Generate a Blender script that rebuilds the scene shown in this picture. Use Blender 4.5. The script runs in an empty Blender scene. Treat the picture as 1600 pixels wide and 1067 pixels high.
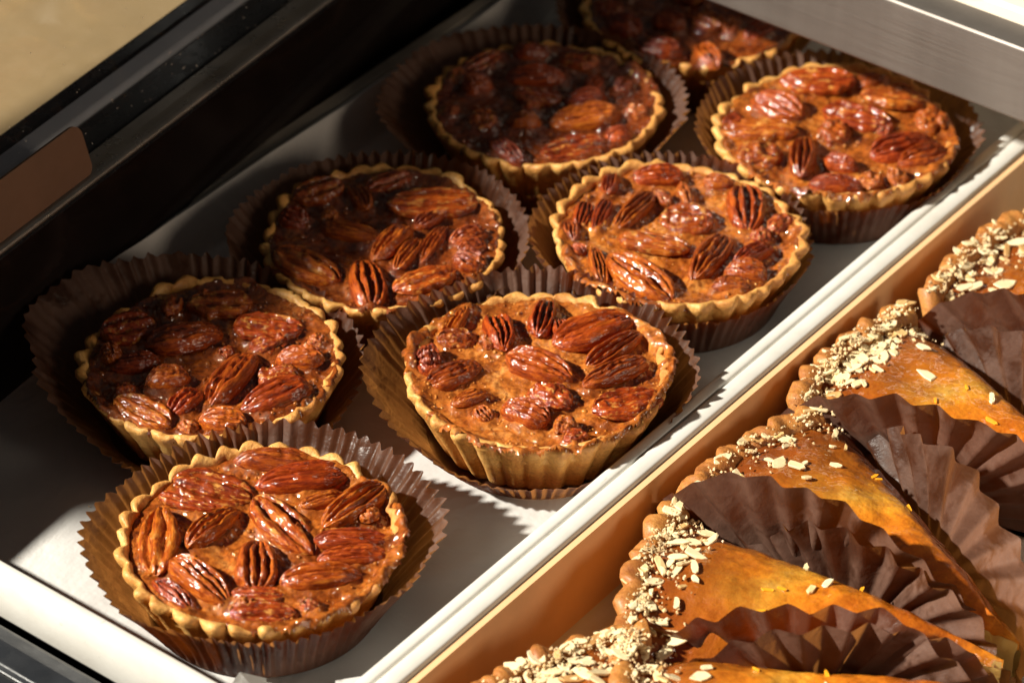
import bpy, math, random
import numpy as np
from mathutils import Matrix, Vector

# ---------------------------------------------------------------- camera, light, exposure
scene = bpy.context.scene
COL = scene.collection
R = math.radians
AZ = R(37.8); PITCH = R(37.01)
FH = Vector((-math.sin(AZ), math.cos(AZ), 0)); RT = Vector((math.cos(AZ), math.sin(AZ), 0))
FW = FH*math.cos(PITCH) + Vector((0, 0, -math.sin(PITCH))); UP = RT.cross(FW)
cam = bpy.data.cameras.new('camera'); cam_o = bpy.data.objects.new('camera', cam); COL.objects.link(cam_o)
m = Matrix.Identity(4)
for i in range(3):
    m[i][0] = RT[i]; m[i][1] = UP[i]; m[i][2] = -FW[i]; m[i][3] = (0.5759369, -0.75800029, 0.76056981)[i]
cam_o.matrix_world = m
cam.sensor_width = 36; cam.lens = 36*5050/1600; cam.clip_start = 0.05; cam.clip_end = 50
cam.dof.use_dof = True; cam.dof.focus_distance = 1.17; cam.dof.aperture_fstop = 11
scene.camera = cam_o

w = bpy.data.worlds.new('World'); scene.world = w; w.use_nodes = True
w.node_tree.nodes['Background'].inputs[0].default_value = (1.0, 0.92, 0.84, 1)
w.node_tree.nodes['Background'].inputs[1].default_value = 0.040

LAZ = R(80); LEL = R(38)                       # key: low sun-like lamp from the left of the picture
LH = -FH*math.cos(LAZ) - RT*math.sin(LAZ)
LD = LH*math.cos(LEL) + Vector((0, 0, math.sin(LEL)))
def lamp(name, target, direction, dist, size, power, col):
    l = bpy.data.lights.new(name, 'AREA'); l.shape = 'DISK'; l.size = size; l.energy = power; l.color = col
    o = bpy.data.objects.new(name, l); COL.objects.link(o)
    o.location = Vector(target) + direction*dist
    o.rotation_euler = direction.to_track_quat('Z', 'Y').to_euler()
    return o
lamp('key_lamp', (0, 0, 0), LD, 3.2, 0.14, 345, (1.0, 0.92, 0.80))
FD = (RT*.80 - FH*.55).normalized()*math.cos(R(21)) + Vector((0, 0, math.sin(R(21))))
lamp('room_lamp', (0, 0, 0), FD, 1.7, 0.6, 6.5, (1.0, 0.80, 0.60))

vs = scene.view_settings
vs.view_transform = 'Standard'; vs.look = 'None'; vs.exposure = 0.0; vs.gamma = 1; vs.use_curve_mapping = False
scene.render.engine = 'CYCLES'; scene.cycles.use_denoising = True
scene.cycles.max_bounces = 6; scene.cycles.transparent_max_bounces = 12
scene.cycles.caustics_reflective = False; scene.cycles.caustics_refractive = False
scene.cycles.sample_clamp_indirect = 6

# ---------------------------------------------------------------- helpers
rng = np.random.default_rng(7); random.seed(7)
def _h(ix, iy, iz, s):
    n = (ix.astype(np.int64)*374761393 + iy.astype(np.int64)*668265263 + iz.astype(np.int64)*2147483647 + s*1274126177) & 0xffffffff
    n = ((n ^ (n >> 13))*1274126177) & 0xffffffff
    n = ((n ^ (n >> 16))*2246822519) & 0xffffffff
    return ((n ^ (n >> 15)) & 0xffffff)/float(0xffffff)*2 - 1
def vnoise(x, y, z=0., s=0):
    x, y, z = np.broadcast_arrays(np.asarray(x, float), np.asarray(y, float), np.asarray(z, float))
    ix, iy, iz = np.floor(x), np.floor(y), np.floor(z)
    fx, fy, fz = x-ix, y-iy, z-iz
    fx, fy, fz = [f*f*f*(f*(f*6-15)+10) for f in (fx, fy, fz)]
    r = 0
    for dx in (0, 1):
        for dy in (0, 1):
            for dz in (0, 1):
                r = r + _h(ix+dx, iy+dy, iz+dz, s)*(fx if dx else 1-fx)*(fy if dy else 1-fy)*(fz if dz else 1-fz)
    return r
def fbm(x, y, z=0., s=0, o=3):
    r = 0; a = 1.; f = 1.
    for k in range(o):
        r = r + a*vnoise(np.asarray(x)*f, np.asarray(y)*f, np.asarray(z)*f, s+k*17); a *= .5; f *= 2.03
    return r

def mesh_obj(name, V, F, mat, parent=None, smooth=True, loc=None):
    me = bpy.data.meshes.new(name)
    me.from_pydata([tuple(v) for v in np.asarray(V, float)], [], [tuple(int(i) for i in f) for f in F])
    me.materials.append(mat)
    if smooth: me.polygons.foreach_set('use_smooth', [True]*len(me.polygons))
    me.update()
    o = bpy.data.objects.new(name, me); COL.objects.link(o)
    if parent: o.parent = parent
    if loc is not None: o.location = loc
    return o
def grid_faces(nu, nv, wrap_v=False, off=0):
    f = []
    for i in range(nu-1):
        for j in range(nv if wrap_v else nv-1):
            a = i*nv+j; b = i*nv+(j+1) % nv
            f.append((off+a, off+b, off+b+nv, off+a+nv))
    return f
def empty(name, loc=(0, 0, 0), rz=0.):
    o = bpy.data.objects.new(name, None); COL.objects.link(o)
    o.location = loc; o.rotation_euler = (0, 0, rz); o.empty_display_size = .02
    return o
def tag(o, label=None, cat=None, group=None, kind=None):
    if label: o['label'] = label
    if cat: o['category'] = cat
    if group: o['group'] = group
    if kind: o['kind'] = kind
    return o
def box_vf(x0, x1, y0, y1, z0, z1):
    V = [(x, y, z) for z in (z0, z1) for y in (y0, y1) for x in (x0, x1)]
    F = [(0, 2, 3, 1), (4, 5, 7, 6), (0, 1, 5, 4), (2, 6, 7, 3), (0, 4, 6, 2), (1, 3, 7, 5)]
    return V, F
def bevel(o, w, seg=2):
    b = o.modifiers.new('bevel', 'BEVEL'); b.width = w; b.segments = seg; b.limit_method = 'ANGLE'; b.angle_limit = R(40)
    return o
def box(name, x0, x1, y0, y1, z0, z1, mat, parent=None, bv=0.001):
    o = mesh_obj(name, *box_vf(x0, x1, y0, y1, z0, z1), mat, parent, smooth=False)
    if bv: bevel(o, bv)
    return o
def extrude(name, prof, axis, a0, a1, mat, parent=None, bv=0.0006, smooth=False):
    """closed profile [(u, z)...] extruded along 'x' or 'y' from a0 to a1"""
    n = len(prof); V = []
    for a in (a0, a1):
        for u, z in prof: V.append((a, u, z) if axis == 'x' else (u, a, z))
    F = [(i, (i+1) % n, n+(i+1) % n, n+i) for i in range(n)] + [tuple(range(n))[::-1], tuple(range(n, 2*n))]
    o = mesh_obj(name, V, F, mat, parent, smooth)
    import bmesh
    bm = bmesh.new(); bm.from_mesh(o.data); bmesh.ops.recalc_face_normals(bm, faces=bm.faces); bm.to_mesh(o.data); bm.free()
    if bv: bevel(o, bv)
    return o

# ---------------------------------------------------------------- materials
class NT:
    def __init__(s, name):
        s.m = bpy.data.materials.new(name); s.m.use_nodes = True; s.t = s.m.node_tree
        s.b = s.t.nodes['Principled BSDF']; s.out = s.t.nodes['Material Output']
    def n(s, typ, **kw):
        nd = s.t.nodes.new(typ)
        for k, v in kw.items():
            if k in nd.inputs: nd.inputs[k].default_value = v
            else: setattr(nd, k, v)
        return nd
    def l(s, a, b): s.t.links.new(a, b)
    def coord(s, kind='Object', scale=(1, 1, 1)):
        tc = s.n('ShaderNodeTexCoord'); mp = s.n('ShaderNodeMapping'); mp.inputs['Scale'].default_value = scale
        s.l(tc.outputs[kind], mp.inputs['Vector']); return mp.outputs[0]
    def noise(s, vec, scale, detail=4, rough=.55, dist=0.):
        nd = s.n('ShaderNodeTexNoise'); nd.inputs['Scale'].default_value = scale; nd.inputs['Detail'].default_value = detail
        nd.inputs['Roughness'].default_value = rough; nd.inputs['Distortion'].default_value = dist
        s.l(vec, nd.inputs['Vector']); return nd.outputs['Fac']
    def ramp(s, fac, stops):
        nd = s.n('ShaderNodeValToRGB'); e = nd.color_ramp.elements
        while len(e) < len(stops): e.new(.5)
        for el, (p, c) in zip(e, stops): el.position = p; el.color = (*c, 1) if len(c) == 3 else c
        s.l(fac, nd.inputs[0]); return nd.outputs[0]
    def mix(s, fac, a, b, mode='MIX'):
        nd = s.n('ShaderNodeMix'); nd.data_type = 'RGBA'; nd.blend_type = mode
        for sock, v in ((nd.inputs[0], fac), (nd.inputs[6], a), (nd.inputs[7], b)):
            if hasattr(v, 'is_linked'): s.l(v, sock)
            elif isinstance(v, (int, float)): sock.default_value = v
            else: sock.default_value = (*v, 1)
        return nd.outputs[2]
    def mrange(s, v, a, b, c, d):
        nd = s.n('ShaderNodeMapRange'); 
        for i, x in enumerate((a, b, c, d)): nd.inputs[1+i].default_value = x
        s.l(v, nd.inputs[0]); return nd.outputs[0]
    def mixv(s, vec, scale, amt):                  # coordinates warped by noise
        nd = s.n('ShaderNodeTexNoise'); nd.inputs['Scale'].default_value = scale; s.l(vec, nd.inputs['Vector'])
        m_ = s.n('ShaderNodeVectorMath', operation='SCALE'); s.l(nd.outputs['Color'], m_.inputs[0]); m_.inputs['Scale'].default_value = amt
        a_ = s.n('ShaderNodeVectorMath', operation='ADD'); s.l(vec, a_.inputs[0]); s.l(m_.outputs[0], a_.inputs[1]); return a_.outputs[0]
    def bump(s, h, strength, dist, prev=None):
        nd = s.n('ShaderNodeBump'); nd.inputs['Strength'].default_value = strength; nd.inputs['Distance'].default_value = dist
        s.l(h, nd.inputs['Height'])
        if prev is not None: s.l(prev, nd.inputs['Normal'])
        return nd.outputs[0]
    def set(s, **kw):
        for k, v in kw.items():
            sock = s.b.inputs[k.replace('_', ' ')]
            if hasattr(v, 'is_linked'): s.l(v, sock)
            elif isinstance(v, tuple) and len(v) == 3 and sock.type == 'RGBA': sock.default_value = (*v, 1)
            else: sock.default_value = v
        return s

def mat_pecan(name, inner=False):
    k = NT(name); v = k.coord('Object')
    oi = k.n('ShaderNodeObjectInfo'); add = k.n('ShaderNodeVectorMath', operation='ADD')
    sc = k.n('ShaderNodeVectorMath', operation='SCALE'); 
    cmb = k.n('ShaderNodeCombineXYZ')
    for i in range(3): k.l(oi.outputs['Random'], cmb.inputs[i])
    k.l(cmb.outputs[0], sc.inputs[0]); sc.inputs['Scale'].default_value = 37.
    k.l(v, add.inputs[0]); k.l(sc.outputs[0], add.inputs[1]); v = add.outputs[0]
    mp = k.n('ShaderNodeMapping'); mp.inputs['Scale'].default_value = (.7, 2.2, 2.2); k.l(v, mp.inputs['Vector'])
    n1 = k.noise(mp.outputs[0], 2.2, 6, .6, .4)
    n2 = k.noise(v, 9, 5, .6)
    base = k.ramp(n1, [(.28, (.085, .012, .003)), (.44, (.25, .042, .006)), (.60, (.44, .105, .011)), (.80, (.64, .24, .030))])
    fine = k.ramp(n2, [(.3, (.62, .50, .42)), (.55, (1, 1, 1))])
    c = k.mix(.7, base, fine, 'MULTIPLY')
    tint = k.ramp(oi.outputs['Random'], [(0, (.60, .42, .38)), (.22, (.92, .62, .58)), (.5, (1, 1, 1)), (.75, (1.2, 1.45, 1.3)), (1, (.72, .60, .6))])
    c = k.mix(1, c, tint, 'MULTIPLY')
    if inner:
        pale = k.ramp(k.noise(v, 3.5, 4, .6), [(.54, (0, 0, 0)), (.70, (1, 1, 1))])
        c = k.mix(pale, c, (.62, .30, .075))
    nf = k.noise(v, 26, 3, .6); nw = k.noise(v, 7, 4, .6)
    b = k.bump(nw, .8, .0004); b = k.bump(nf, .7, .00012, b)
    cb = k.bump(k.noise(v, 4.2, 1., .4), 1., .0010); cb = k.bump(k.noise(v, 14, 1., .4), .8, .00022, cb)
    k.set(Base_Color=c, Roughness=.5, Specular_IOR_Level=.15, Coat_Weight=k.mrange(k.noise(v, 2.6, 3, .6), .36, .56, .35, 1.), Coat_Roughness=k.mrange(k.noise(v, 3.4, 4, .6), .40, .66, .05, .30), Coat_IOR=1.65,
          Coat_Tint=(1, .88, .72), Normal=b, Coat_Normal=cb)
    return k.m
M = {}
M['pecan'] = mat_pecan('pecan_skin'); M['pecan_in'] = mat_pecan('pecan_broken', True)

def mat_filling():
    k = NT('caramel_filling'); v = k.coord('Object')
    n1 = k.noise(v, 70, 5, .6, .6); n2 = k.noise(v, 420, 4, .6); n3 = k.noise(v, 1600, 2, .5)
    c = k.ramp(n1, [(.28, (.13, .028, .006)), (.42, (.31, .085, .014)), (.57, (.47, .165, .033)), (.74, (.64, .34, .13))])
    c = k.mix(.85, c, k.ramp(n2, [(.36, (.36, .26, .20)), (.60, (1, 1, 1))]), 'MULTIPLY')
    c = k.mix(.25, c, k.ramp(n3, [(.36, (.5, .4, .32)), (.60, (1.1, 1.1, 1.1))]), 'MULTIPLY')
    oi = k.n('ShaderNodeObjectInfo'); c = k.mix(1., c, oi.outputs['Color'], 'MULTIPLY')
    vo = k.n('ShaderNodeTexVoronoi'); vo.inputs['Scale'].default_value = 900; k.l(v, vo.inputs['Vector'])
    b = k.bump(n2, .8, .0005); b = k.bump(n3, .6, .0001, b)
    cb = k.bump(k.noise(v, 280, 1., .4), 1., .0024); cb = k.bump(k.noise(v, 700, 1., .4), .8, .00050, cb)
    k.set(Base_Color=c, Roughness=.5, Specular_IOR_Level=.15, Coat_Weight=1., Coat_IOR=1.75, Coat_Roughness=.05, Coat_Tint=(1, .85, .65), Normal=b, Coat_Normal=cb,
          Subsurface_Weight=.25, Subsurface_Radius=(1, .45, .12), Subsurface_Scale=.002)
    return k.m
M['filling'] = mat_filling()
def mat_bead():
    k = NT('syrup_bead'); oi = k.n('ShaderNodeObjectInfo')
    k.set(Base_Color=k.mix(1., (.40, .13, .02), oi.outputs['Color'], 'MULTIPLY'), Roughness=.12, Coat_Weight=1., Coat_Roughness=.03)
    return k.m
M['bead'] = mat_bead()

def mat_crust(name, a, b_, c_):
    k = NT(name); v = k.coord('Object')
    n1 = k.noise(v, 55, 5, .6); n2 = k.noise(v, 600, 4, .65); n3 = k.noise(v, 2200, 2, .5)
    c = k.ramp(n1, [(.3, a), (.52, b_), (.75, c_)])
    c = k.mix(.7, c, k.ramp(n2, [(.32, (.60, .46, .34)), (.56, (1, 1, 1))]), 'MULTIPLY')
    c = k.mix(k.ramp(k.noise(v, 130, 5, .7), [(.60, (0, 0, 0)), (.78, (.8, .8, .8))]), c, (.30, .10, .018))
    b = k.bump(n2, .7, .0007); b = k.bump(n3, .7, .00022, b)
    k.set(Base_Color=c, Roughness=.55, Normal=b, Coat_Weight=.12, Coat_Roughness=.3, Subsurface_Weight=.2, Subsurface_Radius=(1, .6, .25), Subsurface_Scale=.002)
    return k.m
M['crust'] = mat_crust('shortcrust', (.50, .18, .034), (.73, .375, .095), (.82, .52, .18))
M['slice_crust'] = mat_crust('slice_crust', (.30, .095, .02), (.50, .20, .04), (.62, .31, .08))

def mat_paper():
    k = NT('brown_paper'); v = k.coord('Object')
    n1 = k.noise(v, 45, 5, .6); n2 = k.noise(v, 900, 3, .6); n3 = k.noise(v, 26, 4, .65, .8)
    oil = k.ramp(n3, [(.50, (0, 0, 0)), (.60, (1, 1, 1))])
    c = k.ramp(n1, [(.3, (.078, .038, .025)), (.7, (.150, .082, .057))])
    c = k.mix(.4, c, k.ramp(n2, [(.3, (.7, .68, .66)), (.7, (1, 1, 1))]), 'MULTIPLY')
    c = k.mix(oil, c, k.mix(1., c, (.5, .42, .36), 'MULTIPLY'))
    vr = k.n('ShaderNodeTexVoronoi', feature='DISTANCE_TO_EDGE'); vr.inputs['Scale'].default_value = 75; k.l(k.mixv(v, 40, .02), vr.inputs['Vector'])
    b = k.bump(n2, .5, .0002); b = k.bump(n1, .5, .002, b); b = k.bump(k.mrange(vr.outputs['Distance'], 0, .15, 0, 1), .25, .0005, b)
    ro = k.mrange(oil, 0, 1, .58, .30)
    k.set(Base_Color=c, Roughness=ro, Normal=b, Specular_IOR_Level=.22)
    tr = k.n('ShaderNodeBsdfTranslucent'); tr.inputs[0].default_value = (.62, .24, .055, 1); k.l(b, tr.inputs['Normal'])
    mx = k.n('ShaderNodeMixShader'); k.l(k.mrange(oil, 0, 1, .24, .40), mx.inputs[0]); k.l(k.b.outputs[0], mx.inputs[1]); k.l(tr.outputs[0], mx.inputs[2])
    k.l(mx.outputs[0], k.out.inputs[0])
    return k.m
M['paper'] = mat_paper()

def mat_parchment():
    k = NT('parchment'); v = k.coord('Object')
    n1 = k.noise(v, 14, 5, .6, .5); n2 = k.noise(v, 60, 4, .6)
    c = k.ramp(n1, [(.3, (.52, .505, .485)), (.7, (.60, .585, .565))])
    nr = k.n('ShaderNodeTexVoronoi', feature='DISTANCE_TO_EDGE'); nr.inputs['Scale'].default_value = 26; k.l(k.mixv(v, 9, .03), nr.inputs['Vector'])
    b = k.bump(n1, .4, .008); b = k.bump(k.mrange(nr.outputs['Distance'], 0, .12, 0, 1), .12, .0012, b); b = k.bump(n2, .5, .0012, b)
    k.set(Base_Color=c, Roughness=.45, Normal=b)
    return k.m
M['parchment'] = mat_parchment()
def mat_enamel():
    k = NT('white_enamel'); v = k.coord('Object')
    n1 = k.noise(v, 30, 6, .7); n2 = k.noise(k.coord('Object', (1, .15, 1)), 260, 4, .7)
    c = k.ramp(n1, [(.3, (.64, .61, .55)), (.6, (.73, .71, .66))])
    dirt = k.ramp(n2, [(.66, (0, 0, 0)), (.78, (1, 1, 1))])
    c = k.mix(dirt, c, (.40, .36, .30))
    k.set(Base_Color=c, Roughness=.38, Normal=k.bump(n2, .12, .0006))
    return k.m
M['enamel'] = mat_enamel()
def mat_simple(name, col, rough, metal=0., bumpsc=None, bstr=.1, var=.25, coat=0.):
    k = NT(name); v = k.coord('Object')
    n1 = k.noise(v, 40, 5, .6)
    c = k.ramp(n1, [(.3, tuple(x*(1-var) for x in col)), (.7, tuple(min(1, x*(1+var)) for x in col))])
    k.set(Base_Color=c, Roughness=k.mrange(k.noise(v, 120, 4, .6), .3, .7, rough*.8, min(1, rough*1.25)), Metallic=metal, Coat_Weight=coat)
    if bumpsc: k.set(Normal=k.bump(k.noise(v, bumpsc, 4, .6), bstr, .0005))
    return k.m
M['black'] = mat_simple('black_plastic', (.012, .012, .014), .28, bumpsc=700, bstr=.06)
M['black_wall'] = mat_simple('black_glossy_panel', (.012, .008, .007), .12)
M['black_rail'] = mat_simple('black_rail', (.016, .018, .022), .38, bumpsc=900, bstr=.12)
M['grey_sheen'] = mat_simple('grey_sheen', (.52, .52, .57), .45, var=.08)  # grey painted in place of a reflection on the black frame
M['sill'] = mat_simple('sill_metal', (.36, .33, .29), .30, metal=.9, bumpsc=500, bstr=.1)
M['ledge'] = mat_simple('ledge_metal', (.42, .37, .30), .45, metal=.2)
M['card'] = mat_simple('brown_card', (.13, .066, .034), .6, var=.08)
M['tan'] = mat_simple('tan_counter', (.22, .155, .078), .5, var=.06)
M['cream'] = mat_simple('cream_board', (.80, .72, .58), .5, var=.04)
def mat_steel():
    k = NT('brushed_steel'); n1 = k.noise(k.coord('Object', (.25, 1, 40)), 60, 5, .65); n2 = k.noise(k.coord('Object', (1, 1, .12)), 28, 4, .6)
    c = k.ramp(n2, [(.3, (.25, .225, .205)), (.7, (.34, .31, .285))])
    k.set(Base_Color=c, Roughness=k.mrange(n1, .3, .7, .50, .64), Metallic=.95, Normal=k.bump(n1, .15, .0003))
    return k.m
M['steel'] = mat_steel()
M['zest'] = mat_simple('orange_zest', (.85, .36, .02), .3)
def mat_glass():
    k = NT('clear_glass')
    tr = k.n('ShaderNodeBsdfTransparent'); tr.inputs[0].default_value = (.93, .94, .94, 1)
    gl = k.n('ShaderNodeBsdfGlossy'); gl.inputs['Roughness'].default_value = .02
    lw = k.n('ShaderNodeLayerWeight'); lw.inputs[0].default_value = .5
    pw = k.n('ShaderNodeMath', operation='POWER'); k.l(lw.outputs['Facing'], pw.inputs[0]); pw.inputs[1].default_value = 5.
    mx = k.n('ShaderNodeMixShader'); k.l(k.mrange(pw.outputs[0], 0, 1, .03, .5), mx.inputs[0]); k.l(tr.outputs[0], mx.inputs[1]); k.l(gl.outputs[0], mx.inputs[2])
    k.l(mx.outputs[0], k.out.inputs[0]); return k.m
M['glass'] = mat_glass()
M['speck'] = mat_simple('dust', (.7, .66, .58), .8)
def mat_custard_top():
    k = NT('browned_glaze'); v = k.coord('Object')
    n1 = k.noise(v, 20, 5, .6, .5); n2 = k.noise(v, 500, 4, .6); n3 = k.noise(v, 140, 5, .65)
    c = k.ramp(n1, [(.30, (.22, .040, .005)), (.42, (.50, .13, .009)), (.58, (.68, .235, .015)), (.71, (.78, .38, .04)), (.82, (.84, .56, .14))])
    c = k.mix(.7, c, k.ramp(n3, [(.3, (.50, .36, .26)), (.6, (1, 1, 1))]), 'MULTIPLY')
    c = k.mix(.4, c, k.ramp(n2, [(.36, (.55, .42, .32)), (.52, (1, 1, 1))]), 'MULTIPLY')
    ln = k.n('ShaderNodeVectorMath', operation='LENGTH'); k.l(v, ln.inputs[0])
    ad = k.n('ShaderNodeMath', operation='ADD'); k.l(ln.outputs['Value'], ad.inputs[0]); k.l(k.mrange(n1, .3, .7, -.016, .016), ad.inputs[1])
    c = k.mix(k.mrange(ad.outputs[0], .086, .118, 0, .85), c, (.17, .034, .006))      # baked darker towards the crust
    b = k.bump(n3, .7, .0012); b = k.bump(n2, .6, .0002, b)
    k.set(Base_Color=c, Roughness=.40, Coat_Weight=1., Coat_Roughness=.07, Specular_IOR_Level=.2, Normal=b, Coat_Normal=k.bump(k.noise(v, 150, 1.5, .5), 1., .0032), Subsurface_Weight=.2, Subsurface_Radius=(1, .5, .15), Subsurface_Scale=.002)
    return k.m
M['glaze'] = mat_custard_top()
def mat_custard():
    k = NT('custard'); v = k.coord('Object'); n1 = k.noise(v, 60, 5, .6); n2 = k.noise(v, 400, 4, .6)
    c = k.ramp(n1, [(.3, (.50, .27, .06)), (.7, (.68, .44, .14))])
    k.set(Base_Color=c, Roughness=.42, Normal=k.bump(n2, .4, .001), Subsurface_Weight=.3, Subsurface_Radius=(1, .6, .2), Subsurface_Scale=.004)
    return k.m
M['custard'] = mat_custard()
def mat_almond():
    k = NT('almond'); v = k.coord('Object'); oi = k.n('ShaderNodeObjectInfo')
    n1 = k.noise(v, 260, 4, .6)
    c = k.ramp(n1, [(.3, (.80, .58, .28)), (.48, (.90, .76, .48)), (.7, (.93, .83, .60))])
    c = k.mix(1., c, k.ramp(oi.outputs['Random'], [(0, (.62, .36, .18)), (.10, (.85, .66, .42)), (.25, (1, .94, .84)), (1, (1, 1, 1))]), 'MULTIPLY')
    k.set(Base_Color=c, Roughness=.42, Normal=k.bump(n1, .25, .0006))
    return k.m
M['almond'] = mat_almond()
M['crumb'] = mat_simple('toasted_crumb', (.72, .50, .25), .5, var=.35)

# ---------------------------------------------------------------- the case around the trays
tag(box('case_floor', -.9, .9, -.7, 1.1, -.080, -.060, M['black_wall'], bv=0), kind='structure')
case = tag(empty('display_case', (-.18, -.02, -.06)), 'black pastry display case with side glass and steel crossbar around the trays', 'display case')
def C(o):                                        # parent a case part, keeping its world place
    o.parent = case; o.matrix_parent_inverse = Matrix.Translation(case.location).inverted(); return o
YAW = R(5.5)
def yawed(o, base=(-.1765, -.030)):              # the side of the case stands slightly askew to the trays
    o.location = (base[0], base[1], 0); o.rotation_euler = (0, 0, YAW); return C(o)
C(box('ledge', -.1905, -.1838, -.30, .60, .010, .0222, M['ledge'], bv=.001))
yawed(box('side_wall', -.026, -.0035, -.35, .55, -.06, .0655, M['black_wall'], bv=.001))
yawed(extrude('glass_channel', [(-.0065, .0655), (.0000, .0655), (.0008, .0663), (.0008, .0670), (-.0002, .0677), (-.0065, .0677)], 'y', -.35, .55, M['black'], bv=0))
yawed(extrude('sill_strip', [(-.0105, .0678), (.0004, .0678), (.0010, .0684), (.0011, .0692), (.0007, .0700), (-.0002, .0706), (-.0020, .0710), (-.0050, .0713), (-.0105, .0714)], 'y', -.35, .55, M['sill'], bv=.0004))
gp = yawed(box('side_glass', -.0125, -.0108, -.35, .55, .0640, .34, M['glass'], bv=0))
yawed(box('outer_frame', -.0290, -.0135, -.35, .55, .0, .0688, M['black'], bv=.0012))
yawed(extrude('frame_sheen', [(-.0395, .060), (-.0292, .060), (-.0292, .0700), (-.0305, .0712), (-.0385, .0712), (-.0395, .0705)], 'y', -.35, .55, M['grey_sheen'], bv=.0008))  # strip coloured grey to stand for the sheen along the glossy frame
yawed(extrude('frame_edge', [(-.0500, .050), (-.0397, .050), (-.0397, .0690), (-.0420, .0705), (-.0485, .0705), (-.0500, .0690)], 'y', -.35, .55, M['black'], bv=.0008))
V = []; F = []
for i in range(170):                              # dust and streaks on the glass
    y = rng.uniform(-.20, .16); z = .072+abs(rng.normal(0, .03)); a = rng.uniform(0, 6.3); L = rng.choice([.00025, .0004, .0012], p=[.6, .3, .1]); wd = .00022
    d = np.array([0, math.cos(a), math.sin(a)]); e = np.array([0, -math.sin(a), math.cos(a)]); c = np.array([-.0106, y, z]); b = len(V)
    V += [c+d*L+e*wd*.2, c+e*wd, c-d*L-e*wd*.1, c-e*wd]; F.append((b, b+1, b+2, b+3))
sp = mesh_obj('dust', V, F, M['speck'], gp, smooth=False); tag(sp, kind='stuff')
# added rail, out of view above the glass, placed to shade the far row
hb = box('shadow_rail', -.045, .055, -.225, .62, -.015, .015, M['black'], bv=.002)
hb.location = (-.379, -.176, .300); hb.rotation_euler = (0, 0, R(-3)); C(hb)
for y in (.20, .44):  # unseen posts added to hold up the shading rail
    x = -.374+.052*(y+.176)
    C(box('shadow_rail_post', x-.012, x+.012, y-.012, y+.012, -.06, .285, M['black'], bv=.002))
# front rail, below the tray's front rim
fr = [(-.205, .006), (-.209, .010), (-.214, .011), (-.2225, .011), (-.2240, .0085), (-.2258, .0085), (-.2270, .0125), (-.2330, .0135), (-.2350, .0100), (-.2385, .0085), (-.2400, .0045),
      (-.2440, .0045), (-.2455, .0085), (-.2475, .0095), (-.300, .0105), (-.300, -.05), (-.205, -.05)]
C(extrude('front_rail', fr, 'x', -.40, .50, M['black_rail'], bv=.0006))
# steel crossbar over the far end
C(extrude('crossbar', [(.2000, .070), (.1985, .0715), (.1985, .1024), (.1992, .1032), (.2130, .1036), (.2150, .1020), (.2150, .070)], 'x', -.30, .60, M['steel'], bv=.0007))
C(box('crossbar_bracket', -.303, -.300, .196, .217, .04, .106, M['black'], bv=.0005))
C(box('crossbar_bracket', .600, .603, .196, .217, -.06, .106, M['black'], bv=.0005))
sb = tag(extrude('shelf_board', [(.2158, .078), (.2158, .1065), (.2170, .1080), (.2230, .1080), (.2240, .1060), (.2265, .1060), (.2275, .1085), (.50, .1085), (.50, .078)], 'x', -.02, .60, M['cream'], bv=.0006),
         'cream board lying behind the steel crossbar, in the top right corner', 'board')
# price card on the sill
n = 8; pr = []
Lc, Hc, rc = .157, .0215, .0055
for cx, cy, a0 in ((Lc-rc, Hc-rc, 0), (rc, Hc-rc, 90), (rc, rc*.3, 180), (Lc-rc*.6, rc*.6, 270)):
    rr = rc if cy > rc else (rc*.3 if a0 == 180 else rc*.6)
    for i in range(n): a = R(a0+90*i/(n-1)); pr.append((cx+rr*math.cos(a), cy+rr*math.sin(a)))
V = [(0, a, b) for a, b in pr]+[(-.0014, a, b) for a, b in pr]; q = len(pr)
F = [tuple(range(q)), tuple(range(q, 2*q))[::-1]]+[(i, q+i, q+(i+1) % q, (i+1) % q) for i in range(q)]
card = mesh_obj('price_card', V, F, M['card'], smooth=False)
card.location = (-.1610, -.2045, .0712); card.rotation_euler = (0, R(-14), R(5.5))
tag(card, 'blank brown card with rounded corner leaning on the glass, far left', 'card')
# the counter outside
tag(box('counter_top', -.95, -.2330, -.9, 1.0, .030, .050, M['tan'], bv=0), kind='structure')

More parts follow.
